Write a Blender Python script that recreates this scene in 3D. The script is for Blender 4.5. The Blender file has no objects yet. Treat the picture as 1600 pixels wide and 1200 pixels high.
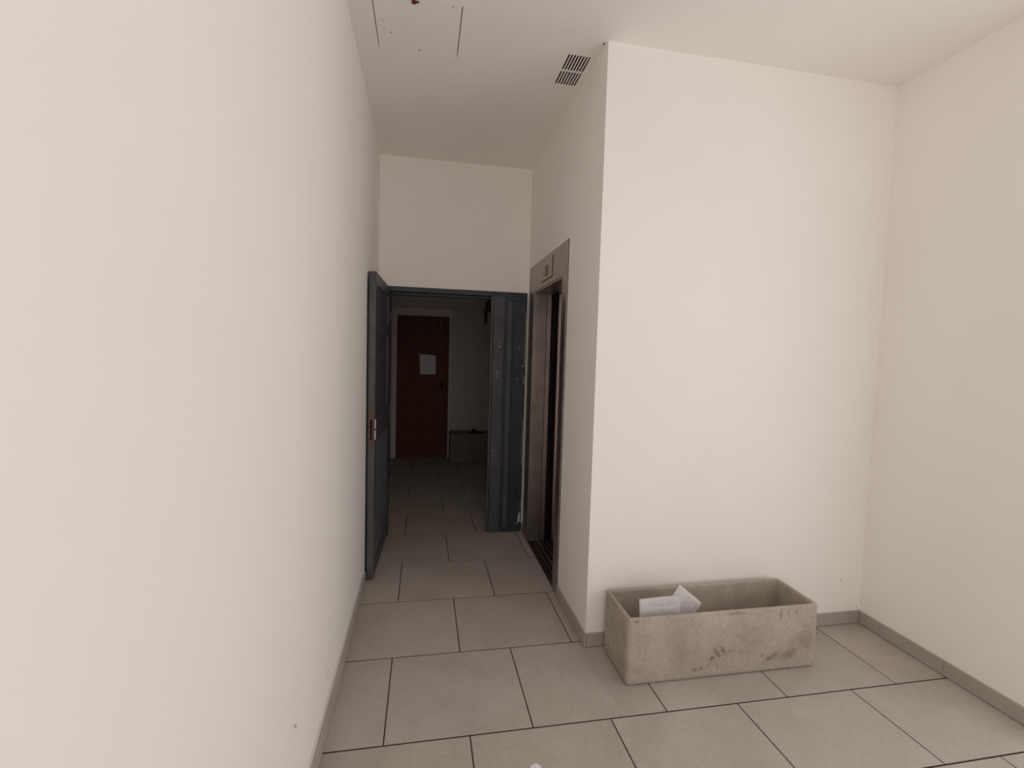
import bpy, bmesh, math, random
from mathutils import Vector, Matrix, noise
random.seed(7)
scene = bpy.context.scene
C = scene.collection

# ------------------------------------------------------------------ camera
FPX = 737.8
YAW, PITCH, ROLL = 0.1857, -0.0605, 0.0282
cam_data = bpy.data.cameras.new('camera')
cam_data.sensor_fit = 'HORIZONTAL'
cam_data.sensor_width = 36.0
cam_data.lens = FPX / 1600.0 * 36.0
cam_data.clip_start = 0.02
cam = bpy.data.objects.new('camera', cam_data)
C.objects.link(cam)
_F = Vector((math.sin(YAW) * math.cos(PITCH), math.cos(YAW) * math.cos(PITCH), math.sin(PITCH)))
_R = Vector((math.cos(YAW), -math.sin(YAW), 0))
_U = _R.cross(_F)
_c, _s = math.cos(ROLL), math.sin(ROLL)
R2, U2 = _c * _R + _s * _U, -_s * _R + _c * _U
cam.matrix_world = Matrix(((R2.x, U2.x, -_F.x, 0.3655), (R2.y, U2.y, -_F.y, 0.0), (R2.z, U2.z, -_F.z, 1.5299), (0, 0, 0, 1)))
scene.camera = cam

# ------------------------------------------------------------------ light
# overcast daylight falls in through the entrance opening behind the camera
world = bpy.data.worlds.new('daylight')
scene.world = world
world.use_nodes = True
bg = world.node_tree.nodes['Background']
bg.inputs['Color'].default_value = (1.0, 0.98, 0.985, 1)
bg.inputs['Strength'].default_value = 1.43
ENT = (-1.9, 1.4, 0.0, 3.0)        # wide street entrance in the right wall, just outside the picture: y0, y1, z0, z1
ENB = (0.02, 1.25, 0.0, 3.05)      # open passage behind the camera: x0, x1, z0, z1
YB = -2.0
def portal(name, loc, rot, sx, sy):
    d = bpy.data.lights.new(name, 'AREA')
    d.shape = 'RECTANGLE'
    d.size, d.size_y = sx, sy
    d.cycles.is_portal = True
    o = bpy.data.objects.new(name, d)
    C.objects.link(o)
    o.location, o.rotation_euler = loc, rot
portal('entrance_portal', (3.02, (ENT[0] + ENT[1]) / 2, (ENT[2] + ENT[3]) / 2), (math.radians(90), 0, math.radians(90)), ENT[1] - ENT[0], ENT[3] - ENT[2])
if ENB[3] > 0.1:
    portal('window_portal', ((ENB[0] + ENB[1]) / 2, YB - 0.05, (ENB[2] + ENB[3]) / 2), (math.radians(90), 0, 0), ENB[1] - ENB[0], ENB[3] - ENB[2])

scene.view_settings.view_transform = 'Standard'
scene.view_settings.look = 'None'
scene.view_settings.gamma = 1.0
scene.view_settings.use_curve_mapping = False
scene.view_settings.exposure = 0.0
scene.cycles.max_bounces = 24          # white rooms live on many bounces
scene.cycles.diffuse_bounces = 16

# ------------------------------------------------------------------ measures (metres)
H = 3.085          # ceiling
XR = 1.2313        # wall with the elevator
XRR = 2.940        # right wall
YN = 2.2975        # wall behind the planter
YF = 3.966         # wall with the steel double door
YBK = 6.95         # front of the brown door
YWB = 7.00         # back wall of the dark room

# ------------------------------------------------------------------ helpers
def new_mat(name):
    m = bpy.data.materials.new(name)
    m.use_nodes = True
    nt = m.node_tree
    return m, nt, nt.nodes['Principled BSDF']

def N(nt, t, **kw):
    n = nt.nodes.new(t)
    for k, v in kw.items():
        setattr(n, k, v)
    return n

def setin(n, **kw):
    for k, v in kw.items():
        n.inputs[k.replace('_', ' ')].default_value = v

def L(nt, a, b):
    nt.links.new(a, b)

def noise_node(nt, vec, scale, detail=4, rough=0.55, dist=0.0):
    n = N(nt, 'ShaderNodeTexNoise')
    n.inputs['Scale'].default_value = scale
    n.inputs['Detail'].default_value = detail
    n.inputs['Roughness'].default_value = rough
    n.inputs['Distortion'].default_value = dist
    L(nt, vec, n.inputs['Vector'])
    return n.outputs['Fac']

def ramp(nt, fac, p0, p1, c0=(0, 0, 0, 1), c1=(1, 1, 1, 1)):
    r = N(nt, 'ShaderNodeValToRGB')
    r.color_ramp.elements[0].position = p0
    r.color_ramp.elements[0].color = c0
    r.color_ramp.elements[1].position = p1
    r.color_ramp.elements[1].color = c1
    L(nt, fac, r.inputs['Fac'])
    return r.outputs['Color']

def mix(nt, fac, a, b, mode='MIX'):
    n = N(nt, 'ShaderNodeMix', data_type='RGBA', blend_type=mode)
    if isinstance(fac, (int, float)):
        n.inputs[0].default_value = fac
    else:
        L(nt, fac, n.inputs[0])
    for i, v in ((6, a), (7, b)):
        if isinstance(v, (tuple, list)):
            n.inputs[i].default_value = (*v[:3], 1)
        else:
            L(nt, v, n.inputs[i])
    return n.outputs[2]

def math_node(nt, op, a, b=None, clamp=False):
    n = N(nt, 'ShaderNodeMath', operation=op, use_clamp=clamp)
    for i, v in ((0, a), (1, b)):
        if v is None:
            continue
        if isinstance(v, (int, float)):
            n.inputs[i].default_value = v
        else:
            L(nt, v, n.inputs[i])
    return n.outputs[0]

def bump(nt, bsdf, fac, strength, dist=0.002):
    b = N(nt, 'ShaderNodeBump')
    b.inputs['Strength'].default_value = strength
    b.inputs['Distance'].default_value = dist
    L(nt, fac, b.inputs['Height'])
    L(nt, b.outputs['Normal'], bsdf.inputs['Normal'])

def coords(nt, kind='Position'):
    if kind == 'Position':
        return N(nt, 'ShaderNodeNewGeometry').outputs['Position']
    return N(nt, 'ShaderNodeTexCoord').outputs[kind]

def smear(nt, vec, ax, az, cx, cz, rx, rz, rot, wob=0.35, e0=1.1, e1=0.4):
    """Soft-edged stain: 1 inside an ellipse on two axes of vec, ragged by noise."""
    sep = N(nt, 'ShaderNodeSeparateXYZ')
    L(nt, vec, sep.inputs[0])
    dx = math_node(nt, 'SUBTRACT', sep.outputs[ax], cx)
    dz = math_node(nt, 'SUBTRACT', sep.outputs[az], cz)
    c, s = math.cos(rot), math.sin(rot)
    u = math_node(nt, 'ADD', math_node(nt, 'MULTIPLY', dx, c / rx), math_node(nt, 'MULTIPLY', dz, s / rx))
    v = math_node(nt, 'ADD', math_node(nt, 'MULTIPLY', dx, -s / rz), math_node(nt, 'MULTIPLY', dz, c / rz))
    d = math_node(nt, 'ADD', math_node(nt, 'MULTIPLY', u, u), math_node(nt, 'MULTIPLY', v, v))
    n = noise_node(nt, vec, 90, 3)
    d = math_node(nt, 'ADD', d, math_node(nt, 'MULTIPLY', math_node(nt, 'SUBTRACT', n, 0.5), wob * 4))
    r = N(nt, 'ShaderNodeMapRange')
    r.inputs[1].default_value, r.inputs[2].default_value = e0, e1
    r.inputs[3].default_value, r.inputs[4].default_value = 0.0, 1.0
    L(nt, d, r.inputs[0])
    return r.outputs[0]

# ------------------------------------------------------------------ materials
def mat_paint(name, col, marks=()):
    m, nt, b = new_mat(name)
    P = coords(nt)
    f = noise_node(nt, P, 1.3, 3)
    c = mix(nt, ramp(nt, f, 0.35, 0.7), col, tuple(x * 0.975 for x in col))
    for (ax, az, cx, cz, rx, rz, rot, colr, k) in marks:
        c = mix(nt, math_node(nt, 'MULTIPLY', smear(nt, P, ax, az, cx, cz, rx, rz, rot), k), c, colr)
    L(nt, c, b.inputs['Base Color'])
    setin(b, Roughness=0.72)
    b.inputs['Specular IOR Level'].default_value = 0.25
    bump(nt, b, noise_node(nt, P, 160, 2), 0.12, 0.0015)
    return m

WALL = (0.93, 0.90, 0.862)
DIRT_SHADE = (0.36, 0.30, 0.24)
M_wall = mat_paint('white_wall_paint', WALL, [
    (0, 2, 2.80, 0.262, 0.003, 0.011, 0.2, (0.30, 0.26, 0.24), 0.8),
    (0, 2, 2.922, 0.088, 0.006, 0.010, 0.0, (0.42, 0.36, 0.36), 0.7),
])
M_wall_left = mat_paint('white_wall_paint_scuffed_shaded', WALL, [
    (1, 2, 1.465, 0.383, 0.005, 0.010, 0.3, (0.06, 0.05, 0.04), 1.0),
    (1, 2, 1.44, 0.405, 0.004, 0.007, 0.0, (0.30, 0.27, 0.25), 0.8),
    (1, 2, 1.72, 0.095, 1.2, 0.018, 0.0, DIRT_SHADE, 0.30),  # long band over the skirting: some dirt, mostly a shade-like halo painted in
    (1, 2, 1.95, 0.21, 0.02, 0.018, 0.4, DIRT_SHADE, 0.2),
    (1, 2, 2.55, 0.25, 0.05, 0.025, 0.6, DIRT_SHADE, 0.15),
    (1, 2, 2.30, 0.17, 0.03, 0.02, 0.3, DIRT_SHADE, 0.16),
])
M_ceil = mat_paint('white_ceiling_paint', (0.93, 0.90, 0.862), [
    (0, 1, 1.218, 2.325, 0.006, 0.012, 0, (0.18, 0.15, 0.13), 0.9),
])
M_hatch = mat_paint('white_hatch_paint', (0.93, 0.90, 0.865), [
    (0, 1, 0.316, 2.585, 0.007, 0.005, 0, (0.12, 0.09, 0.08), 1.0),
    (0, 1, 0.468, 2.240, 0.008, 0.005, 0, (0.40, 0.34, 0.32), 0.8),
    (0, 1, 0.150, 2.40, 0.008, 0.006, 0, (0.5, 0.44, 0.40), 0.7),
    (0, 1, 0.180, 2.48, 0.007, 0.006, 0, (0.42, 0.36, 0.33), 0.8),
    (0, 1, 0.150, 2.46, 0.006, 0.006, 0, (0.5, 0.44, 0.40), 0.7),
])
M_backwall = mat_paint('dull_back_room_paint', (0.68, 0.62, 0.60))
M_casing = mat_paint('pale_door_casing_paint', (0.80, 0.76, 0.72))

def mat_tile(name, k=1.0):
    m, nt, b = new_mat(name)
    P = coords(nt)
    oi = N(nt, 'ShaderNodeObjectInfo')
    off = N(nt, 'ShaderNodeVectorMath', operation='MULTIPLY_ADD')
    L(nt, P, off.inputs[0])
    off.inputs[1].default_value = (1, 1, 1)
    cmb = N(nt, 'ShaderNodeCombineXYZ')
    L(nt, math_node(nt, 'MULTIPLY', oi.outputs['Random'], 37.0), cmb.inputs[2])
    L(nt, cmb.outputs[0], off.inputs[2])
    V = off.outputs[0]
    cloud = noise_node(nt, V, 3.2, 5, 0.6, 0.4)
    fine = noise_node(nt, V, 55, 4, 0.6)
    c = mix(nt, ramp(nt, cloud, 0.32, 0.68), (0.415 * k, 0.368 * k, 0.322 * k), (0.515 * k, 0.466 * k, 0.420 * k))
    c = mix(nt, 0.20, c, ramp(nt, fine, 0.3, 0.7, (0.26, 0.23, 0.20, 1), (0.50, 0.46, 0.42, 1)))
    L(nt, c, b.inputs['Base Color'])
    r = N(nt, 'ShaderNodeMapRange')
    r.inputs[3].default_value, r.inputs[4].default_value = 0.42, 0.62
    L(nt, cloud, r.inputs[0])
    L(nt, r.outputs[0], b.inputs['Roughness'])
    b.inputs['Specular IOR Level'].default_value = 0.35
    bump(nt, b, fine, 0.08, 0.001)
    return m
M_tile = mat_tile('grey_beige_floor_tile')
M_skirt = mat_tile('grey_beige_skirting_tile', 0.92)

def mat_flat(name, col, rough=0.6, metal=0.0, spec=0.5, var=0.12, scale=14):
    m, nt, b = new_mat(name)
    P = coords(nt)
    f = noise_node(nt, P, scale, 4)
    c = mix(nt, ramp(nt, f, 0.3, 0.7), tuple(x * (1 - var) for x in col), tuple(min(1, x * (1 + var)) for x in col))
    L(nt, c, b.inputs['Base Color'])
    setin(b, Roughness=rough, Metallic=metal)
    b.inputs['Specular IOR Level'].default_value = spec
    return m
M_grout = mat_flat('dark_grout', (0.055, 0.040, 0.033), 0.9, spec=0.1)
M_black = mat_flat('black_void', (0.010, 0.007, 0.006), 0.9, spec=0.05)
M_ventdark = mat_flat('dark_vent_cavity', (0.022, 0.009, 0.007), 0.9, spec=0.05)
M_blackmetal = mat_flat('black_metal', (0.006, 0.006, 0.006), 0.7, 0.0, 0.1)
M_rust = mat_flat('rusty_lock_metal', (0.17, 0.09, 0.06), 0.7, 0.2, 0.3, 0.5, 60)
M_pale = mat_flat('pale_lock_plate', (0.62, 0.58, 0.53), 0.5, 0.2)
M_hook = mat_flat('rust_red_metal', (0.12, 0.022, 0.02), 0.6, 0.1)
M_soil = mat_flat('dark_soil', (0.03, 0.024, 0.02), 0.95, spec=0.05, var=0.4, scale=30)
M_chip = mat_flat('pale_exposed_primer', (0.55, 0.52, 0.49), 0.8, spec=0.2)
M_recess_dark = mat_flat('dark_recess_tone', (0.012, 0.008, 0.007), 0.6, spec=0.2)  # near-black colour stands in for shade in the elevator recesses
M_stucco = mat_flat('outer_wall_render', (0.6, 0.57, 0.54), 0.9, spec=0.1)

def mat_steelpaint(name, col, chips=0.0):
    m, nt, b = new_mat(name)
    P = coords(nt)
    f = noise_node(nt, P, 9, 5)
    c = mix(nt, ramp(nt, f, 0.3, 0.75), tuple(x * 0.8 for x in col), tuple(x * 1.25 for x in col))
    st = N(nt, 'ShaderNodeMapping')
    st.inputs['Scale'].default_value = (1, 1, 0.12)
    L(nt, P, st.inputs['Vector'])
    c = mix(nt, math_node(nt, 'MULTIPLY', ramp(nt, noise_node(nt, st.outputs[0], 40, 4), 0.5, 0.8), 0.35), c, (0.09, 0.08, 0.075))
    if chips:
        ch = ramp(nt, noise_node(nt, P, 38, 6, 0.65), 0.70 - chips, 0.73 - chips)
        c = mix(nt, math_node(nt, 'MULTIPLY', ch, 0.55), c, (0.33, 0.30, 0.28))
    L(nt, c, b.inputs['Base Color'])
    setin(b, Roughness=0.42)
    b.inputs['Specular IOR Level'].default_value = 0.4
    bump(nt, b, noise_node(nt, P, 70, 3), 0.15, 0.001)
    return m
M_steel_blue = mat_steelpaint('navy_grey_steel_paint', (0.070, 0.071, 0.080), 0.0)
M_steel_chip = mat_steelpaint('navy_grey_steel_paint_chipped', (0.031, 0.034, 0.043), 0.02)
M_navy = mat_steelpaint('dark_navy_paint', (0.014, 0.018, 0.032))
M_steel_edge = mat_steelpaint('brown_grey_edge_paint', (0.090, 0.085, 0.082))

def mat_stainless(name, col, rough):
    m, nt, b = new_mat(name)
    P = coords(nt)
    st = N(nt, 'ShaderNodeMapping')
    st.inputs['Scale'].default_value = (1, 1, 0.02)
    L(nt, P, st.inputs['Vector'])
    br = noise_node(nt, st.outputs[0], 420, 3)
    smudge = noise_node(nt, P, 7, 5)
    c = mix(nt, ramp(nt, smudge, 0.3, 0.75), tuple(x * 0.88 for x in col), tuple(x * 1.1 for x in col))
    L(nt, c, b.inputs['Base Color'])
    r = N(nt, 'ShaderNodeMapRange')
    r.inputs[3].default_value, r.inputs[4].default_value = rough * 0.8, rough * 1.25
    L(nt, smudge, r.inputs[0])
    L(nt, r.outputs[0], b.inputs['Roughness'])
    setin(b, Metallic=1.0)
    bump(nt, b, br, 0.04, 0.0005)
    return m
M_inox = mat_stainless('brushed_stainless', (0.44, 0.385, 0.35), 0.36)
M_inox_door = mat_stainless('polished_stainless_door', (0.52, 0.46, 0.41), 0.10)
M_sill = mat_stainless('dark_sill_metal', (0.16, 0.15, 0.14), 0.45)
M_display = mat_flat('dim_display_window', (0.085, 0.068, 0.058), 0.35, 0.0, 0.3)

def mat_wood():
    m, nt, b = new_mat('brown_wood_veneer')
    P = coords(nt)
    mp = N(nt, 'ShaderNodeMapping')
    mp.inputs['Scale'].default_value = (6, 6, 0.5)
    L(nt, P, mp.inputs['Vector'])
    f = noise_node(nt, mp.outputs[0], 5, 6, 0.6, 1.2)
    L(nt, mix(nt, ramp(nt, f, 0.3, 0.7), (0.115, 0.038, 0.019), (0.18, 0.068, 0.035)), b.inputs['Base Color'])
    setin(b, Roughness=0.55)
    b.inputs['Specular IOR Level'].default_value = 0.2
    return m
M_wood = mat_wood()

def mat_concrete(name, k=1.0, stains=()):
    m, nt, b = new_mat(name)
    P = coords(nt)
    big = noise_node(nt, P, 4.5, 6, 0.62, 0.3)
    fine = noise_node(nt, P, 75, 5, 0.65)
    c = mix(nt, ramp(nt, big, 0.32, 0.7), (0.30 * k, 0.25 * k, 0.20 * k), (0.47 * k, 0.41 * k, 0.35 * k))
    c = mix(nt, 0.25, c, ramp(nt, fine, 0.3, 0.75, (0.17 * k, 0.14 * k, 0.11 * k, 1), (0.55 * k, 0.50 * k, 0.45 * k, 1)))
    psep = N(nt, 'ShaderNodeSeparateXYZ')
    L(nt, P, psep.inputs[0])
    front = math_node(nt, 'LESS_THAN', psep.outputs[1], 1.985)
    # grime spots
    sp = ramp(nt, noise_node(nt, P, 17, 5, 0.7), 0.60, 0.72)
    c = mix(nt, math_node(nt, 'MULTIPLY', sp, 0.32), c, (0.15 * k, 0.12 * k, 0.10 * k))
    for (ax, az, cx, cz, rx, rz, rot, kk) in stains:
        c = mix(nt, math_node(nt, 'MULTIPLY', math_node(nt, 'MULTIPLY', smear(nt, P, ax, az, cx, cz, rx * 1.15, rz * 1.15, rot, 0.75, 1.5, -0.2), front if ax == 0 else 1.0), kk), c, (0.13, 0.10, 0.085))
    L(nt, c, b.inputs['Base Color'])
    setin(b, Roughness=0.85)
    b.inputs['Specular IOR Level'].default_value = 0.2
    bump(nt, b, fine, 0.35, 0.002)
    return m

def mat_paper(name, col, ink, rowscale, blocks, stain=None):
    """white sheet with printed grey lines (flat print), in UV-like generated coordinates"""
    m, nt, b = new_mat(name)
    uv = coords(nt, 'UV')
    sep = N(nt, 'ShaderNodeSeparateXYZ')
    L(nt, uv, sep.inputs[0])
    saw = math_node(nt, 'FRACT', math_node(nt, 'MULTIPLY', sep.outputs[1], rowscale))
    line = math_node(nt, 'LESS_THAN', saw, 0.45)
    mp = N(nt, 'ShaderNodeMapping')
    mp.inputs['Scale'].default_value = (26, rowscale, 1)
    L(nt, uv, mp.inputs['Vector'])
    fl = N(nt, 'ShaderNodeVectorMath', operation='FLOOR')
    L(nt, mp.outputs[0], fl.inputs[0])
    wn = N(nt, 'ShaderNodeTexWhiteNoise', noise_dimensions='2D')
    L(nt, fl.outputs[0], wn.inputs['Vector'])
    word = math_node(nt, 'GREATER_THAN', wn.outputs['Value'], 0.3)
    mask = math_node(nt, 'MULTIPLY', line, word)
    tot = None
    for (u0, u1, v0, v1) in blocks:
        a = math_node(nt, 'MULTIPLY', math_node(nt, 'GREATER_THAN', sep.outputs[0], u0), math_node(nt, 'LESS_THAN', sep.outputs[0], u1))
        a2 = math_node(nt, 'MULTIPLY', math_node(nt, 'GREATER_THAN', sep.outputs[1], v0), math_node(nt, 'LESS_THAN', sep.outputs[1], v1))
        a = math_node(nt, 'MULTIPLY', a, a2)
        tot = a if tot is None else math_node(nt, 'MAXIMUM', tot, a)
    mask = math_node(nt, 'MULTIPLY', math_node(nt, 'MULTIPLY', mask, tot), ink)
    c = mix(nt, mask, col, (0.16, 0.16, 0.18))
    if stain:
        c = mix(nt, math_node(nt, 'MULTIPLY', smear(nt, uv, 0, 1, *stain, 0.25), 0.75), c, (0.20, 0.09, 0.06))
    L(nt, c, b.inputs['Base Color'])
    setin(b, Roughness=0.8)
    b.inputs['Specular IOR Level'].default_value = 0.15
    return m

# ------------------------------------------------------------------ mesh helpers
def link(name, bm, mat, parent=None, smooth=False):
    me = bpy.data.meshes.new(name)
    bmesh.ops.recalc_face_normals(bm, faces=bm.faces)
    bm.to_mesh(me)
    bm.free()
    me.materials.append(mat)
    if smooth:
        for p in me.polygons:
            p.use_smooth = True
    o = bpy.data.objects.new(name, me)
    C.objects.link(o)
    if parent is not None:
        o.parent = parent
    return o

def add_box(bm, x0, x1, y0, y1, z0, z1, bev=0.0, seg=2):
    r = bmesh.ops.create_cube(bm, size=1.0)
    vs = r['verts']
    bmesh.ops.scale(bm, vec=(x1 - x0, y1 - y0, z1 - z0), verts=vs)
    bmesh.ops.translate(bm, vec=((x0 + x1) / 2, (y0 + y1) / 2, (z0 + z1) / 2), verts=vs)
    if bev > 0:
        es = list({e for v in vs for e in v.link_edges})
        bmesh.ops.bevel(bm, geom=es, offset=bev, segments=seg, affect='EDGES', profile=0.5)

def box(name, b, mat, parent=None, bev=0.0, seg=2):
    bm = bmesh.new()
    add_box(bm, *b, bev=bev, seg=seg)
    return link(name, bm, mat, parent)

def boxes(name, bs, mat, parent=None, bev=0.0):
    bm = bmesh.new()
    for b in bs:
        add_box(bm, *b, bev=bev)
    return link(name, bm, mat, parent)

def slab(name, axis, lo, hi, u, v, holes, mat, parent=None):
    """slab between lo and hi on `axis`, spanning u and v on the other two axes, with rectangular holes"""
    us = sorted(set([u[0], u[1]] + [h[i] for h in holes for i in (0, 1)]))
    vs = sorted(set([v[0], v[1]] + [h[i] for h in holes for i in (2, 3)]))
    us = [a for a in us if u[0] <= a <= u[1]]
    vs = [a for a in vs if v[0] <= a <= v[1]]
    def solid(i, j):
        if i < 0 or j < 0 or i >= len(us) - 1 or j >= len(vs) - 1:
            return False
        cu, cv = (us[i] + us[i + 1]) / 2, (vs[j] + vs[j + 1]) / 2
        return not any(h[0] < cu < h[1] and h[2] < cv < h[3] for h in holes)
    def pt(a, b, w):
        return {0: (w, a, b), 1: (a, w, b), 2: (a, b, w)}[axis]
    bm = bmesh.new()
    def quad(*ps):
        bm.faces.new([bm.verts.new(p) for p in ps])
    for i in range(len(us) - 1):
        for j in range(len(vs) - 1):
            if not solid(i, j):
                continue
            a0, a1, b0, b1 = us[i], us[i + 1], vs[j], vs[j + 1]
            for w in (lo, hi):
                quad(pt(a0, b0, w), pt(a1, b0, w), pt(a1, b1, w), pt(a0, b1, w))
            if not solid(i - 1, j): quad(pt(a0, b0, lo), pt(a0, b1, lo), pt(a0, b1, hi), pt(a0, b0, hi))
            if not solid(i + 1, j): quad(pt(a1, b0, lo), pt(a1, b1, lo), pt(a1, b1, hi), pt(a1, b0, hi))
            if not solid(i, j - 1): quad(pt(a0, b0, lo), pt(a1, b0, lo), pt(a1, b0, hi), pt(a0, b0, hi))
            if not solid(i, j + 1): quad(pt(a0, b1, lo), pt(a1, b1, lo), pt(a1, b1, hi), pt(a0, b1, hi))
    bmesh.ops.remove_doubles(bm, verts=bm.verts, dist=1e-5)
    return link(name, bm, mat, parent)

def tag(o, label=None, cat=None, kind=None, group=None):
    if label: o['label'] = label
    if cat: o['category'] = cat
    if kind: o['kind'] = kind
    if group: o['group'] = group
    return o

def struct(o, label=None):
    return tag(o, label, None, 'structure')

def empty(name, loc=(0, 0, 0), rz=0.0):
    o = bpy.data.objects.new(name, None)
    C.objects.link(o)
    o.location = loc
    o.rotation_euler = (0, 0, rz)
    o.empty_display_size = 0.1
    return o

# ------------------------------------------------------------------ floor with tiles
floor = slab('floor', 2, -0.10, -0.0022, (-0.14, 3.05), (YB - 0.1, 7.1), [], M_grout)
struct(floor, 'grey beige stone-look tiled floor laid in running bond with dark joints')
JW = 0.0055
WX, WY, Y0 = 0.600, 0.541, 1.8035
rows = [Y0 + i * WY for i in range(0, 10)]
rows = [Y0 - 0.415 - WY * k for k in range(6, -1, -1)] + rows
rows = [r for r in rows if r > YB - WY]
i0 = rows.index(Y0)
tile_cache = {}
def tile_mesh(w, d):
    key = (round(w, 4), round(d, 4))
    if key not in tile_cache:
        bm = bmesh.new()
        add_box(bm, -w / 2, w / 2, -d / 2, d / 2, -0.012, 0.0, bev=0.0006, seg=1)
        me = bpy.data.meshes.new('tile')
        bm.to_mesh(me); bm.free()
        me.materials.append(M_tile)
        tile_cache[key] = me
    return tile_cache[key]
def place_tile(x0, x1, y0, y1):
    x0 += JW / 2; x1 -= JW / 2; y0 += JW * 0.7; y1 -= JW * 0.7
    if x1 - x0 < 0.012 or y1 - y0 < 0.012:
        return
    o = bpy.data.objects.new('tile', tile_mesh(x1 - x0, y1 - y0))
    C.objects.link(o)
    o.location = ((x0 + x1) / 2, (y0 + y1) / 2, random.uniform(-0.0006, 0.0))
    o.parent = floor
for k in range(len(rows)):
    ya = rows[k]
    yb = rows[k + 1] if k + 1 < len(rows) else YWB
    ya, yb = max(ya, YB), min(yb, YWB)
    if yb - ya < 0.02:
        continue
    off = 0.2346 if (k - i0) % 2 == 0 else 0.573
    ym = (ya + yb) / 2
    if ym < YN: xa, xb = 0.0, XRR
    elif ym < YF: xa, xb = 0.0, XR
    else: xa, xb = -0.10, 2.20
    edges = [xa] + [off + n * WX for n in range(-2, 6) if xa + 0.01 < off + n * WX < xb - 0.01] + [xb]
    if ya < YN < yb:        # this row straddles the wall behind the planter
        for e0, e1 in zip(edges[:-1], edges[1:]):
            pass
        full = [0.0] + [off + n * WX for n in range(-2, 6) if 0.01 < off + n * WX < XRR - 0.01] + [XRR]
        for e0, e1 in zip(full[:-1], full[1:]):
            if e1 <= XR: place_tile(e0, e1, ya, yb)
            elif e0 >= XR: place_tile(e0, e1, ya, YN)
            else:
                place_tile(e0, XR, ya, yb)
                place_tile(XR - JW, e1, ya, YN)
        continue
    for e0, e1 in zip(edges[:-1], edges[1:]):
        place_tile(e0, e1, ya, yb)

# ------------------------------------------------------------------ walls and ceiling
struct(slab('wall_left', 0, -0.10, 0.0, (YB, YF), (-0.05, H), [], M_wall_left), 'long plain white wall filling the left of the picture')
EL = (2.833, 3.862, -0.05, 2.256)          # hole for the elevator entrance: y0, y1, z0, z1
struct(slab('wall_elevator', 0, XR, XR + 0.36, (YN + 0.1, YF + 0.1), (-0.05, H), [EL], M_wall), 'narrow cream white wall that holds the elevator')
struct(slab('wall_niche', 1, YN, YN + 0.1, (XR, XRR + 0.1), (-0.05, H), [], M_wall), 'bright white wall behind the concrete planter')
struct(slab('wall_right', 0, XRR, XRR + 0.1, (YB, YN), (-0.05, H), [ENT], M_wall), 'plain white wall at the right edge of the picture')
DO = (0.072, 1.224, -0.05, 2.062)          # doorway
struct(slab('wall_far', 1, YF, YF + 0.1, (-0.10, XR), (-0.05, H), [DO], M_wall), 'white wall above the dark steel doorway')
struct(slab('wall_entrance', 1, YB - 0.1, YB, (-0.10, XRR + 0.1), (-0.05, H), [ENB], M_wall), 'white wall behind the viewer')
HX0, HX1, HY0, HY1 = 0.112, 0.513, 2.228, 2.600     # hatch
VX0, VX1, VY0, VY1 = 1.0735, 1.1935, 2.440, 2.712   # vent
ceiling = struct(slab('ceiling', 2, H, H + 0.04, (-0.10, XRR + 0.1), (YB - 0.1, YF + 0.1), [(HX0, HX1, HY0, HY1), (VX0, VX1, VY0, VY1)], M_ceil), 'flat white plaster ceiling')

# dark room behind the doorway
BX0, BX1 = -0.10, 2.20
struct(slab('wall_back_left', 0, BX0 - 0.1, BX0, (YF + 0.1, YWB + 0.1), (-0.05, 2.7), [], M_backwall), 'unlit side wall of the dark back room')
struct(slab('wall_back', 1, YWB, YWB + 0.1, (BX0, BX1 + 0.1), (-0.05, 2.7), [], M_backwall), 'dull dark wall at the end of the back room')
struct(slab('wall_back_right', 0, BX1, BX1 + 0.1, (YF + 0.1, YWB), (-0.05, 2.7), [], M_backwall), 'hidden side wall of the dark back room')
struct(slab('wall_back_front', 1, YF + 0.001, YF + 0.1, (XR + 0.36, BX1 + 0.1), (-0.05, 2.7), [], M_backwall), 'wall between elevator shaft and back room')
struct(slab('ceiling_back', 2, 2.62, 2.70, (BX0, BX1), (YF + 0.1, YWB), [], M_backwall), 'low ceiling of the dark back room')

# ------------------------------------------------------------------ skirting tiles
def skirting(name, label, axis, face, sgn, a0, a1, joints, h=0.075, t=0.011):
    root = empty(name, (face, a0, 0) if axis == 1 else (a0, face, 0))
    struct(root, label)
    cuts = [a0] + [j for j in joints if a0 + 0.02 < j < a1 - 0.02] + [a1]
    lx, ly = root.location.x, root.location.y
    for c0, c1 in zip(cuts[:-1], cuts[1:]):
        c0 += 0.001; c1 -= 0.001
        f0, f1 = sorted((face, face + sgn * t))
        hh = h + random.uniform(-0.0015, 0.0015)
        if axis == 1: b = (f0 - lx, f1 - lx, c0 - ly, c1 - ly, 0.002, hh)
        else: b = (c0 - lx, c1 - lx, f0 - ly, f1 - ly, 0.002, hh)
        box('tile', b, M_skirt, root, bev=0.0015, seg=1)
    return root
skirting('baseboard_left', 'low grey tile skirting along the left wall', 1, 0.0, 1, YB, 3.165, [0.62 + 0.6 * k for k in range(-3, 5)])
skirting('baseboard_elevator', 'short grey tile skirting between elevator and wall corner', 1, XR, -1, YN - 0.011, 2.831, [], 0.072)
skirting('baseboard_niche', 'grey tile skirting behind the concrete planter', 0, YN, -1, XR + 0.0005, XRR - 0.011, [1.83, 2.43], 0.075)
skirting('baseboard_right', 'grey tile skirting along the right wall', 1, XRR, -1, ENT[1], YN, [1.823])
skirting('baseboard_far', 'small skirting stub beside the narrow steel leaf', 1, XR, -1, 3.866, YF, [], 0.072, 0.008)

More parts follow.
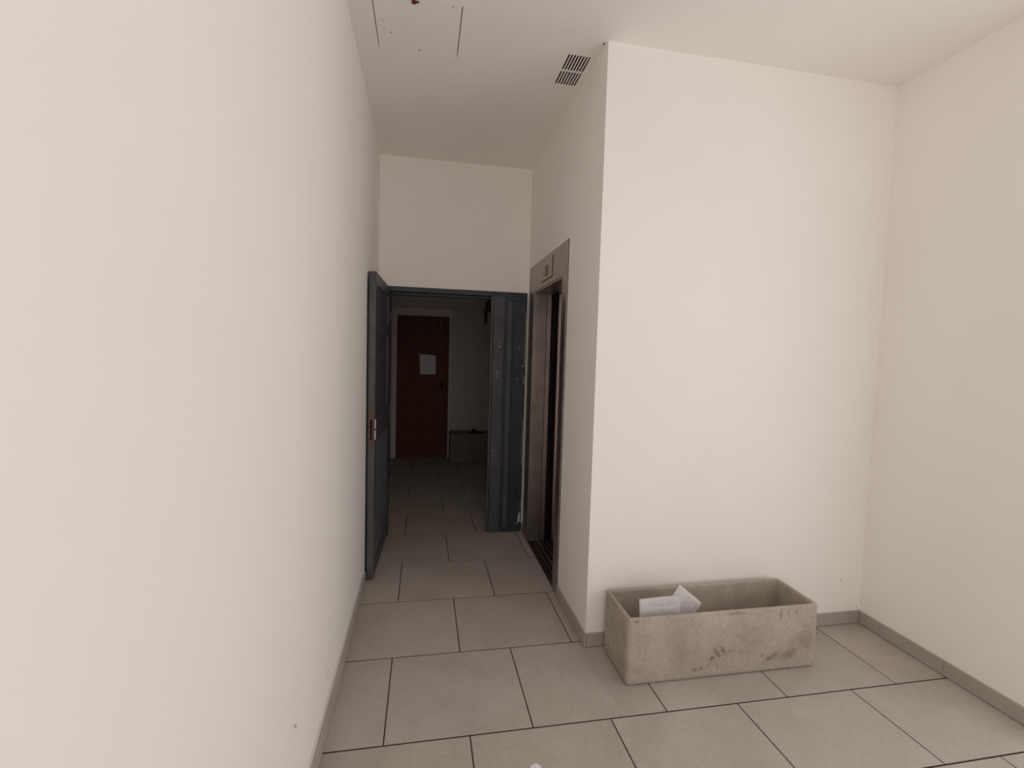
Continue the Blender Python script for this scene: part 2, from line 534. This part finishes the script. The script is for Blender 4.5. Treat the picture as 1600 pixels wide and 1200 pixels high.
# ------------------------------------------------------------------ steel door frame
fr = struct(empty('trim_1', (0.65, YF, 0)), 'dark navy steel frame around the doorway')
def fbox(name, b, mat, bev=0.002):
    return box(name, (b[0] - 0.65, b[1] - 0.65, b[2] - YF, b[3] - YF, b[4], b[5]), mat, fr, bev)
fbox('lintel', (0.076, 1.221, YF - 0.008, YF + 0.085, 2.022, 2.060), M_steel_chip)
fbox('lintel_stop', (0.10, 1.20, YF + 0.035, YF + 0.075, 1.998, 2.022), M_navy)
fbox('jamb', (0.0745, 0.092, YF - 0.004, YF + 0.085, 0.0, 2.022), M_navy)
fbox('jamb', (1.2135, 1.2215, YF - 0.006, YF + 0.085, 0.0, 2.022), M_navy)

# ------------------------------------------------------------------ open leaf along the left wall
# local axes: +Y from hinge towards the free end is -Y here, X across the thickness
HX, HY = 0.088, 3.952
EXr, EYr = 0.056, 3.185
ang = math.atan2(-(EXr - HX), (EYr - HY)) if False else math.atan2(HX - EXr, HY - EYr)
LEN = math.hypot(HX - EXr, HY - EYr)
d1 = struct(empty('door_1', (HX, HY, 0), -ang), 'dark navy steel door leaf standing open against the left wall')
T = 0.044
def leaf(name, y0, y1, z0, z1, x0, x1, mat, parent=d1, bev=0.0015):
    # y measured from hinge towards the free end
    return box(name, (x0, x1, -y1, -y0, z0, z1), mat, parent, bev)
ZT = 2.045
leaf('stile', LEN - 0.075, LEN, 0.012, ZT, -T, 0.0, M_steel_blue)
leaf('stile', 0.0, 0.075, 0.012, ZT, -T, 0.0, M_steel_blue)
for z0, z1 in ((1.965, ZT), (1.655, 1.735), (0.925, 1.12), (0.012, 0.11)):
    leaf('rail', 0.075, LEN - 0.075, z0, z1, -T, -0.001, M_steel_blue)
leaf('panel', 0.075, LEN - 0.075, 1.735, 1.965, -T + 0.008, -0.010, M_steel_blue, bev=0)
leaf('panel', 0.075, LEN - 0.075, 1.12, 1.655, -T + 0.008, -0.010, M_steel_blue, bev=0)
rp = leaf('panel', 0.075, LEN - 0.075, 0.11, 0.925, -T + 0.008, -0.014, M_steel_blue, bev=0)
nr = 15
for k in range(nr):
    y = 0.095 + (LEN - 0.19) * k / (nr - 1)
    leaf('rib', y - 0.010, y + 0.010, 0.112, 0.923, -0.0145, -0.004, M_steel_blue, rp, bev=0.003)
leaf('edge_plate', LEN, LEN + 0.0035, 0.02, 1.99, -T + 0.003, -0.002, M_steel_edge, bev=0.0008)
leaf('back_lip', LEN - 0.07, LEN + 0.004, 0.012, ZT - 0.004, -T - 0.0035, -T + 0.0025, M_navy, bev=0.0005)
lk = leaf('lock_plate', LEN + 0.0035, LEN + 0.0050, 0.90, 1.14, -T + 0.010, -0.004, M_rust, bev=0.0004)
leaf('latch_slot', LEN + 0.0050, LEN + 0.0058, 0.95, 1.085, -0.028, -0.017, M_black, lk, bev=0.0002)
leaf('strike_edge', LEN - 0.020, LEN + 0.004, 1.025, 1.085, -0.0005, 0.006, M_pale, lk, bev=0.001)
leaf('strike_edge', LEN - 0.020, LEN + 0.004, 0.952, 1.012, -0.0005, 0.006, M_pale, lk, bev=0.001)
for z in (0.35, 1.05, 1.80):
    bm = bmesh.new()
    bmesh.ops.create_cone(bm, cap_ends=True, segments=12, radius1=0.008, radius2=0.008, depth=0.10)
    bmesh.ops.translate(bm, vec=(0.006, 0.004, z), verts=bm.verts)
    link('hinge', bm, M_steel_blue, d1, True)

# ------------------------------------------------------------------ narrow fixed leaf on the right of the doorway
d2 = struct(empty('door_2', (1.065, YF - 0.006, 0)), 'narrow dark navy steel leaf with chipped paint standing closed beside the elevator')
def lf2(name, b, mat, parent=d2, bev=0.002):
    return box(name, (b[0] - 1.065, b[1] - 1.065, b[2] - (YF - 0.006), b[3] - (YF - 0.006), b[4], b[5]), mat, parent, bev)
fy = YF - 0.030
lf2('panel', (0.935, 1.210, fy + 0.014, fy + 0.040, 0.014, 2.020), M_steel_chip)
lf2('stile', (0.932, 1.026, fy, fy + 0.045, 0.012, 2.021), M_steel_blue, bev=0.004)
lf2('bead', (1.052, 1.094, fy + 0.004, fy + 0.018, 0.014, 1.990), M_steel_blue, bev=0.004)
lf2('stile', (1.106, 1.211, fy + 0.002, fy + 0.045, 0.012, 1.985), M_steel_chip, bev=0.003)
lf2('rail', (1.026, 1.211, fy + 0.001, fy + 0.045, 1.985, 2.021), M_steel_chip, bev=0.002)
lf2('rail', (1.026, 1.211, fy + 0.003, fy + 0.045, 0.012, 0.055), M_steel_chip, bev=0.002)
lf2('meeting_edge', (0.914, 0.9315, fy + 0.022, fy + 0.046, 0.012, 2.021), M_steel_edge, bev=0.002)
def chip(pts, parent, y):
    bm = bmesh.new()
    f = bm.faces.new([bm.verts.new((px - 1.065, y - (YF - 0.006), pz)) for px, pz in pts])
    e = bmesh.ops.extrude_face_region(bm, geom=[f])
    bmesh.ops.translate(bm, vec=(0, -0.0012, 0), verts=[v for v in e['geom'] if isinstance(v, bmesh.types.BMVert)])
    return link('paint_chip', bm, M_chip, parent)
yc = fy + 0.0022
chip([(1.186, .095), (1.196, .085), (1.209, .09), (1.209, .195), (1.205, .16), (1.200, .175), (1.190, .14)], d2, yc)
chip([(1.205, .225), (1.209, .215), (1.209, .27), (1.205, .26)], d2, yc)
chip([(1.180, .070), (1.186, .066), (1.190, .078), (1.184, .084)], d2, yc)
chip([(1.206, .60), (1.2095, .58), (1.2095, 1.02), (1.207, .95), (1.206, .8)], d2, yc)
chip([(1.204, 1.30), (1.2095, 1.28), (1.2095, 1.37), (1.206, 1.34)], d2, yc)
chip([(1.2065, 1.45), (1.2095, 1.43), (1.2095, 1.93), (1.207, 1.85), (1.2075, 1.6)], d2, yc)
for px, pz, r in ((0.985, 1.60, .008), (0.975, 1.38, .006), (1.155, 1.60, .006), (1.192, 1.44, .007), (1.15, 1.33, .005), (0.978, 1.35, .005), (0.99, 1.64, .004), (0.955, .72, .006)):
    pts = [(px + r * random.uniform(.5, 1.1) * math.cos(a), pz + r * random.uniform(.6, 1.4) * math.sin(a)) for a in [k * math.pi / 3 for k in range(6)]]
    chip(pts, d2, yc if px > 1.1 else fy + 0.0002)
cl = lf2('door_closer', (0.893, 0.939, 4.02, 4.20, 1.905, 1.990), M_blackmetal, bev=0.004)
lf2('closer_arm', (0.876, 0.902, 4.10, 4.125, 1.79, 1.92), M_blackmetal, cl, bev=0.002)
lf2('closer_bracket', (0.895, 0.940, 4.00, 4.022, 1.93, 2.0), M_blackmetal, cl, bev=0.002)

# ------------------------------------------------------------------ elevator entrance
EX, EY = XR, 3.35
el = tag(empty('elevator', (EX, EY, 0)), 'stainless steel elevator entrance with header panel set into the cream wall', 'elevator')
def eb(name, b, mat, parent=el, bev=0.0015):
    return box(name, (b[0] - EX, b[1] - EX, b[2] - EY, b[3] - EY, b[4], b[5]), mat, parent, bev)
XO = XR - 0.008
hd = eb('header_panel', (XO, XR + 0.02, 2.934, 3.858, 2.042, 2.250), M_inox)
eb('header_soffit', (XR - 0.004, 1.395, 2.94, 3.72, 2.030, 2.0415), M_inox, bev=0.0005)
eb('stile', (XO, XR + 0.02, 2.836, 2.9325, 0.004, 2.250), M_inox)
eb('stile', (XO, XR + 0.02, 3.716, 3.858, 0.004, 2.0405), M_inox)
eb('outline_gap', (XR - 0.003, XR + 0.002, 2.834, 3.861, 2.2505, 2.2555), M_black, bev=0)  # black strips draw the dark gap around the elevator frame
eb('outline_gap', (XR - 0.010, XR + 0.002, 3.8585, 3.8615, 0.004, 2.2505), M_black, bev=0)
eb('outline_gap', (XR - 0.003, XR + 0.002, 2.8335, 2.8355, 0.072, 2.2505), M_black, bev=0)
eb('jamb', (XR + 0.0205, 1.332, 3.716, 3.74, 0.004, 2.030), M_inox)
eb('jamb_strip', (1.338, 1.371, 3.722, 3.74, 0.004, 2.030), M_inox)
eb('jamb', (XR + 0.0205, 1.388, 2.90, 2.9325, 0.004, 2.030), M_inox)
eb('door_reveal', (1.3715, 1.47, 3.738, 3.80, -0.02, 2.06), M_recess_dark, bev=0)
eb('door_panel', (1.402, 1.425, 2.935, 3.56, 0.012, 2.028), M_inox_door)
eb('door_panel', (1.402, 1.425, 3.563, 3.737, 0.012, 2.028), M_inox_door)
eb('door_seal', (1.408, 1.420, 3.5605, 3.5625, 0.012, 2.028), M_recess_dark, bev=0)
eb('shaft_lining', (XR + 0.361, XR + 0.38, 2.70, 4.00, -0.05, 2.45), M_recess_dark, bev=0)
eb('jamb_backing', (1.30, 1.40, 3.7415, 3.76, -0.02, 2.06), M_recess_dark, bev=0)  # dark backing added so the slit in the jamb reads as shade
eb('head_backing', (XR + 0.03, 1.58, 2.84, 3.855, 2.10, 2.25), M_recess_dark, bev=0)
sl = eb('sill', (1.268, 1.484, 2.94, 3.737, -0.003, 0.001), M_recess_dark, bev=0)
for x0, x1 in ((1.272, 1.288), (1.302, 1.332), (1.352, 1.372), (1.386, 1.396)):
    eb('track_rail', (x0, x1, 2.945, 3.715, 0.001, 0.006), M_sill, sl, bev=0.001)
pl = eb('indicator_plate', (XO - 0.0028, XO - 0.0003, 3.180, 3.50, 2.083, 2.222), M_inox, hd, bev=0.0006)
eb('shadow_joint', (XO - 0.0022, XO - 0.0002, 3.1745, 3.1795, 2.079, 2.224), M_black, hd, bev=0)
eb('shadow_joint', (XO - 0.0022, XO - 0.0002, 3.180, 3.48, 2.078, 2.0825), M_black, hd, bev=0)
eb('indicator_window', (XO - 0.0040, XO - 0.0029, 3.290, 3.372, 2.105, 2.180), M_display, hd, bev=0.0004)
eb('divider', (XO - 0.0046, XO - 0.0041, 3.329, 3.333, 2.106, 2.179), M_inox, hd, bev=0)
bm = bmesh.new()
bmesh.ops.create_cone(bm, cap_ends=True, segments=12, radius1=0.006, radius2=0.006, depth=0.002)
bmesh.ops.rotate(bm, verts=bm.verts, cent=(0, 0, 0), matrix=Matrix.Rotation(math.pi / 2, 3, 'Y'))
bmesh.ops.translate(bm, vec=(XO - 0.004 - EX, 3.44 - EY, 2.135), verts=bm.verts)
link('key_switch', bm, M_black, hd)

# ------------------------------------------------------------------ ceiling hatch and vent
hx, hy = (HX0 + HX1) / 2, (HY0 + HY1) / 2
ht = tag(empty('ceiling_hatch', (hx, hy, H)), 'white square access hatch in the ceiling with thin dark gaps', 'hatch')
def hb(name, b, mat, parent=ht, bev=0.0):
    return box(name, (b[0] - hx, b[1] - hx, b[2] - hy, b[3] - hy, b[4] - H, b[5] - H), mat, parent, bev)
hb('panel', (HX0 + 0.0045, HX1 - 0.0045, HY0 + 0.001, HY1 - 0.0008, H + 0.0005, H + 0.018), M_hatch, bev=0.0006)
hb('cavity', (HX0 - 0.02, HX1 + 0.02, HY0 - 0.02, HY1 + 0.02, H + 0.0395, H + 0.06), M_black)
bm = bmesh.new()
bmesh.ops.create_cone(bm, cap_ends=True, segments=10, radius1=0.011, radius2=0.006, depth=0.012)
bmesh.ops.translate(bm, vec=(0.296 - hx, 2.236 - hy, -0.006), verts=bm.verts)
add_box(bm, 0.286 - hx, 0.318 - hx, 2.238 - hy, 2.246 - hy, -0.006, -0.001, bev=0.001)
link('latch', bm, M_hook, ht)

vx, vy = (VX0 + VX1) / 2, (VY0 + VY1) / 2
vt = tag(empty('ceiling_vent', (vx, vy, H)), 'ceiling air vent with two rows of dark slanting slots', 'vent')
def vb(name, b, mat, parent=vt, bev=0.0):
    return box(name, (b[0] - vx, b[1] - vx, b[2] - vy, b[3] - vy, b[4] - H, b[5] - H), mat, parent, bev)
pitch = (VX1 - VX0) / 8 * 1.02
NS, SW = 8, 0.0088
p = (VX1 - VX0 - SW) / (NS - 1)
for (y0, y1) in ((VY0, 2.5735), (2.5855, VY1)):
    for k in range(NS - 1):
        x0 = VX0 + SW + k * p
        vb('slat', (x0, x0 + p - SW, y0, y1, H, H + 0.003), M_ceil)
vb('crossbar', (VX0, VX1, 2.5735, 2.5855, H, H + 0.003), M_ceil)
bm = bmesh.new()
for b in ((VX0 - .01, VX1 + .01, VY0 - .01, VY1 + .01, H + .12, H + .13), (VX0 - .01, VX0 - .001, VY0 - .01, VY1 + .01, H + .0395, H + .12),
          (VX1 + .001, VX1 + .01, VY0 - .01, VY1 + .01, H + .0395, H + .12), (VX0, VX1, VY0 - .01, VY0 - .001, H + .0395, H + .12), (VX0, VX1, VY1 + .001, VY1 + .01, H + .0395, H + .12)):
    add_box(bm, b[0] - vx, b[1] - vx, b[2] - vy, b[3] - vy, b[4] - H, b[5] - H)
e = 0.0006  # thin dark lining hides the lit hole sides, so the slots read as shade
for b in ((VX0 + e, VX0 + e + .0004, VY0 + e, VY1 - e), (VX1 - e - .0004, VX1 - e, VY0 + e, VY1 - e), (VX0 + e, VX1 - e, VY0 + e, VY0 + e + .0004), (VX0 + e, VX1 - e, VY1 - e - .0004, VY1 - e)):
    add_box(bm, b[0] - vx, b[1] - vx, b[2] - vy, b[3] - vy, 0.0035, 0.12)
link('duct', bm, M_ventdark, vt)

# ------------------------------------------------------------------ planters
def rrect(x0, x1, y0, y1, r, seg=5):
    pts = []
    for cx, cy, a0 in ((x1 - r, y1 - r, 0), (x0 + r, y1 - r, 90), (x0 + r, y0 + r, 180), (x1 - r, y0 + r, 270)):
        for k in range(seg + 1):
            a = math.radians(a0 + 90 * k / seg)
            pts.append((cx + r * math.cos(a), cy + r * math.sin(a)))
    return pts
def planter_mesh(w, d, h, wall, mat, name, parent):
    """trough with rounded corners, rounded lip and a slightly tucked-in foot"""
    prof = [(0.012, 0.000), (0.004, 0.006), (0.000, 0.022), (0.0, h * 0.5), (0.0, h - 0.008), (0.003, h - 0.002), (0.008, h),
            (wall - 0.006, h), (wall - 0.001, h - 0.004), (wall, h - 0.014), (wall + 0.002, h * 0.5), (wall + 0.006, 0.055), (wall + 0.02, 0.045)]
    bm = bmesh.new()
    loops = []
    for ins, z in prof:
        r = max(0.006, 0.022 - ins * 0.8)
        pts = rrect(-w / 2 + ins, w / 2 - ins, -d / 2 + ins, d / 2 - ins, r)
        ring = []
        for (x, y) in pts:
            wob = 0.0012 * noise.noise(Vector((x * 9, y * 9, z * 9)))
            ring.append(bm.verts.new((x + wob, y + wob, z)))
        loops.append(ring)
    n = len(loops[0])
    for a, b in zip(loops[:-1], loops[1:]):
        for i in range(n):
            bm.faces.new((a[i], a[(i + 1) % n], b[(i + 1) % n], b[i]))
    bm.faces.new(list(reversed(loops[0])))
    bm.faces.new(loops[-1])
    o = link(name, bm, mat, parent, True)
    md = o.modifiers.new('edges', 'EDGE_SPLIT'); md.split_angle = math.radians(50)
    return o
PX0, PX1, PY0, PY1, PH = 1.316, 2.340, 1.972, 2.262, 0.325
stains = [
    (0, 2, 1.780, 0.125, 0.024, 0.009, -0.95, 0.85), (0, 2, 1.812, 0.132, 0.022, 0.009, -0.95, 0.8),
    (0, 2, 1.755, 0.100, 0.012, 0.008, 0.7, 0.8), (0, 2, 1.85, 0.125, 0.008, 0.005, -0.6, 0.6),
    (0, 2, 1.668, 0.050, 0.013, 0.009, 0.3, 0.7), (0, 2, 1.70, 0.055, 0.010, 0.008, 0.3, 0.65), (0, 2, 1.735, 0.065, 0.010, 0.006, 0.3, 0.5),
    (0, 2, 2.065, 0.070, 0.016, 0.010, 0.5, 0.6), (0, 2, 2.10, 0.085, 0.022, 0.012, 0.8, 0.5), (0, 2, 2.17, 0.080, 0.05, 0.022, 0.3, 0.45),
    (0, 2, 2.03, 0.09, 0.010, 0.006, 0.5, 0.5), (0, 2, 2.28, 0.15, 0.035, 0.05, 0.0, 0.35), (0, 2, 1.355, 0.312, 0.015, 0.006, 0.0, 0.7),
    (0, 2, 2.12, 0.285, 0.006, 0.03, 0.0, 0.45), (0, 2, 2.165, 0.29, 0.005, 0.028, 0.0, 0.4), (0, 2, 2.21, 0.30, 0.005, 0.02, 0.0, 0.35),
    (0, 2, 1.87, 0.315, 0.05, 0.008, 0.0, 0.45), (1, 2, 2.13, 0.13, 0.010, 0.010, 0.0, 0.5),
]
M_conc = mat_concrete('stained_fibre_cement', 1.1, stains)
pt1 = tag(empty('concrete_planter', ((PX0 + PX1) / 2, (PY0 + PY1) / 2, 0.0008)), 'empty stained concrete trough planter standing on the tiles by the white wall', 'planter', group=None)
planter_mesh(PX1 - PX0, PY1 - PY0, PH, 0.021, M_conc, 'trough', pt1)

QX0, QX1, QY0, QY1, QH = 0.742, 1.74, 6.56, 6.86, 0.412
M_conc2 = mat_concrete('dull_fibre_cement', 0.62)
pt2 = tag(empty('concrete_planter', ((QX0 + QX1) / 2, (QY0 + QY1) / 2, 0.0008)), 'dark concrete planter with soil beside the brown door in the back room', 'planter')
planter_mesh(QX1 - QX0, QY1 - QY0, QH, 0.021, M_conc2, 'trough', pt2)
bm = bmesh.new()
nx, ny = 40, 14
w, d = QX1 - QX0 - 0.05, QY1 - QY0 - 0.05
grid = []
for i in range(nx + 1):
    col = []
    for j in range(ny + 1):
        u, v = i / nx - 0.5, j / ny - 0.5
        x, y = u * w, v * d
        gx = x + (QX0 + QX1) / 2
        hgt = 0.34 + 0.03 * noise.noise(Vector((x * 14, y * 14, 1.3))) 
        hgt += 0.115 * math.exp(-((gx - 1.085) / 0.055) ** 2 - (y / 0.08) ** 2) + 0.065 * math.exp(-((gx - 1.20) / 0.07) ** 2 - (y / 0.09) ** 2)
        hgt += 0.02 * noise.noise(Vector((x * 45, y * 45, 4.1)))
        col.append(bm.verts.new((x, y, hgt)))
    grid.append(col)
for i in range(nx):
    for j in range(ny):
        bm.faces.new((grid[i][j], grid[i + 1][j], grid[i + 1][j + 1], grid[i][j + 1]))
so = link('soil', bm, M_soil, pt2, True)
so['kind'] = 'stuff'

# ------------------------------------------------------------------ sheets of paper
def sheet(name, label, corners, mat, bulge, cat='paper', thick=0.0006, nu=12, nv=12):
    """corners: top-left, top-right, bottom-right, bottom-left; slightly curved sheet with real thickness"""
    tl, tr, br, bl = [Vector(c) for c in corners]
    org = (bl + br) / 2
    nrm = (tr - tl).cross(bl - tl).normalized()
    me = bpy.data.meshes.new(name)
    vs, fs, uvs = [], [], []
    for j in range(nv + 1):
        for i in range(nu + 1):
            u, v = i / nu, j / nv
            p = (tl * (1 - u) + tr * u) * (1 - v) + (bl * (1 - u) + br * u) * v
            p = p + nrm * (bulge * (math.sin(math.pi * u) * 0.8 + 0.5 * math.sin(2.3 * v + 1.1 * u)))
            vs.append(p - org)
            uvs.append((u, 1 - v))
    for j in range(nv):
        for i in range(nu):
            a = j * (nu + 1) + i
            fs.append((a, a + nu + 1, a + nu + 2, a + 1))
    me.from_pydata([tuple(v) for v in vs], [], fs)
    uvl = me.uv_layers.new(name='UVMap')
    for poly in me.polygons:
        poly.use_smooth = True
        for li in poly.loop_indices:
            uvl.data[li].uv = uvs[me.loops[li].vertex_index]
    me.materials.append(mat)
    o = bpy.data.objects.new(name, me)
    C.objects.link(o)
    o.location = org
    md = o.modifiers.new('thickness', 'SOLIDIFY'); md.thickness = thick
    return tag(o, label, cat)
M_pap1 = mat_paper('printed_sheet', (0.60, 0.57, 0.57), 0.30, 34, [(0.22, 0.95, 0.84, 0.96), (0.1, 0.9, 0.70, 0.80), (0.1, 0.9, 0.2, 0.66)])
M_pap2 = mat_paper('stained_printed_sheet', (0.66, 0.62, 0.60), 0.45, 26, [(0.42, 0.95, 0.08, 0.92)], stain=(0.16, 0.52, 0.10, 0.20, 0.3))
M_pap3 = mat_paper('notice_sheet', (0.86, 0.82, 0.88), 0.22, 30, [(0.12, 0.88, 0.08, 0.78), (0.3, 0.7, 0.82, 0.90)])
sheet('paper_sheet', 'white printed paper sheet standing upright in the concrete planter',
      [(1.400, 2.045, 0.379), (1.616, 2.045, 0.384), (1.618, 2.004, 0.090), (1.404, 2.004, 0.085)], M_pap1, 0.004)
sheet('paper_sheet', 'tilted crumpled paper with a brown stain leaning in the concrete planter',
      [(1.628, 2.075, 0.424), (1.755, 2.075, 0.318), (1.640, 2.060, 0.150), (1.512, 2.060, 0.260)], M_pap2, 0.005)

# small white scrap on the tiles at the lower edge of the picture
bm = bmesh.new()
pts = [(0.0, 0.0), (0.022, 0.006), (0.040, -0.004), (0.046, -0.03), (0.020, -0.045), (-0.006, -0.025)]
vv = [bm.verts.new((x, y, 0.003 + 0.004 * (i % 2))) for i, (x, y) in enumerate(pts)]
cc = bm.verts.new((0.02, -0.018, 0.010))
for i in range(6):
    bm.faces.new((vv[i], vv[(i + 1) % 6], cc))
sc_ = link('paper_scrap', bm, M_pap3, None)
sc_.location = (0.779, 1.624, 0.0)
sc_.modifiers.new('thickness', 'SOLIDIFY').thickness = 0.001
tag(sc_, 'tiny crumpled white scrap on the floor at the bottom edge', 'paper')

# ------------------------------------------------------------------ brown wooden door of the back room
d3 = struct(empty('door_3', (0.355, YBK, 0)), 'plain brown wooden door at the end of the dark back room')
box('leaf', (-0.367, 0.367, 0.006, 0.046, 0.006, 2.055), M_wood, d3, 0.002)
hn = box('handle_plate', (0.268, 0.288, 0.000, 0.006, 1.00, 1.13), M_blackmetal, d3, 0.002)
box('lever', (0.195, 0.285, -0.045, -0.032, 1.078, 1.092), M_blackmetal, hn, 0.004)
box('spindle', (0.268, 0.284, -0.045, 0.002, 1.078, 1.092), M_blackmetal, hn, 0.003)
cs = struct(empty('trim_2', (0.355, YBK, 0)), 'pale casing around the brown wooden door')
box('casing_side', (-0.443, -0.370, -0.010, 0.049, 0.0, 2.062), M_casing, cs, 0.003)
box('casing_side', (0.370, 0.395, -0.010, 0.049, 0.0, 2.062), M_casing, cs, 0.003)
box('casing_head', (-0.443, 0.395, -0.010, 0.049, 2.0625, 2.172), M_casing, cs, 0.003)
sheet('notice', 'white printed notice sheet taped to the brown wooden door',
      [(0.302, YBK + 0.0035, 1.512), (0.534, YBK + 0.0035, 1.500), (0.540, YBK + 0.0030, 1.220), (0.316, YBK + 0.0030, 1.220)], M_pap3, 0.0008, 'notice', 0.0005)
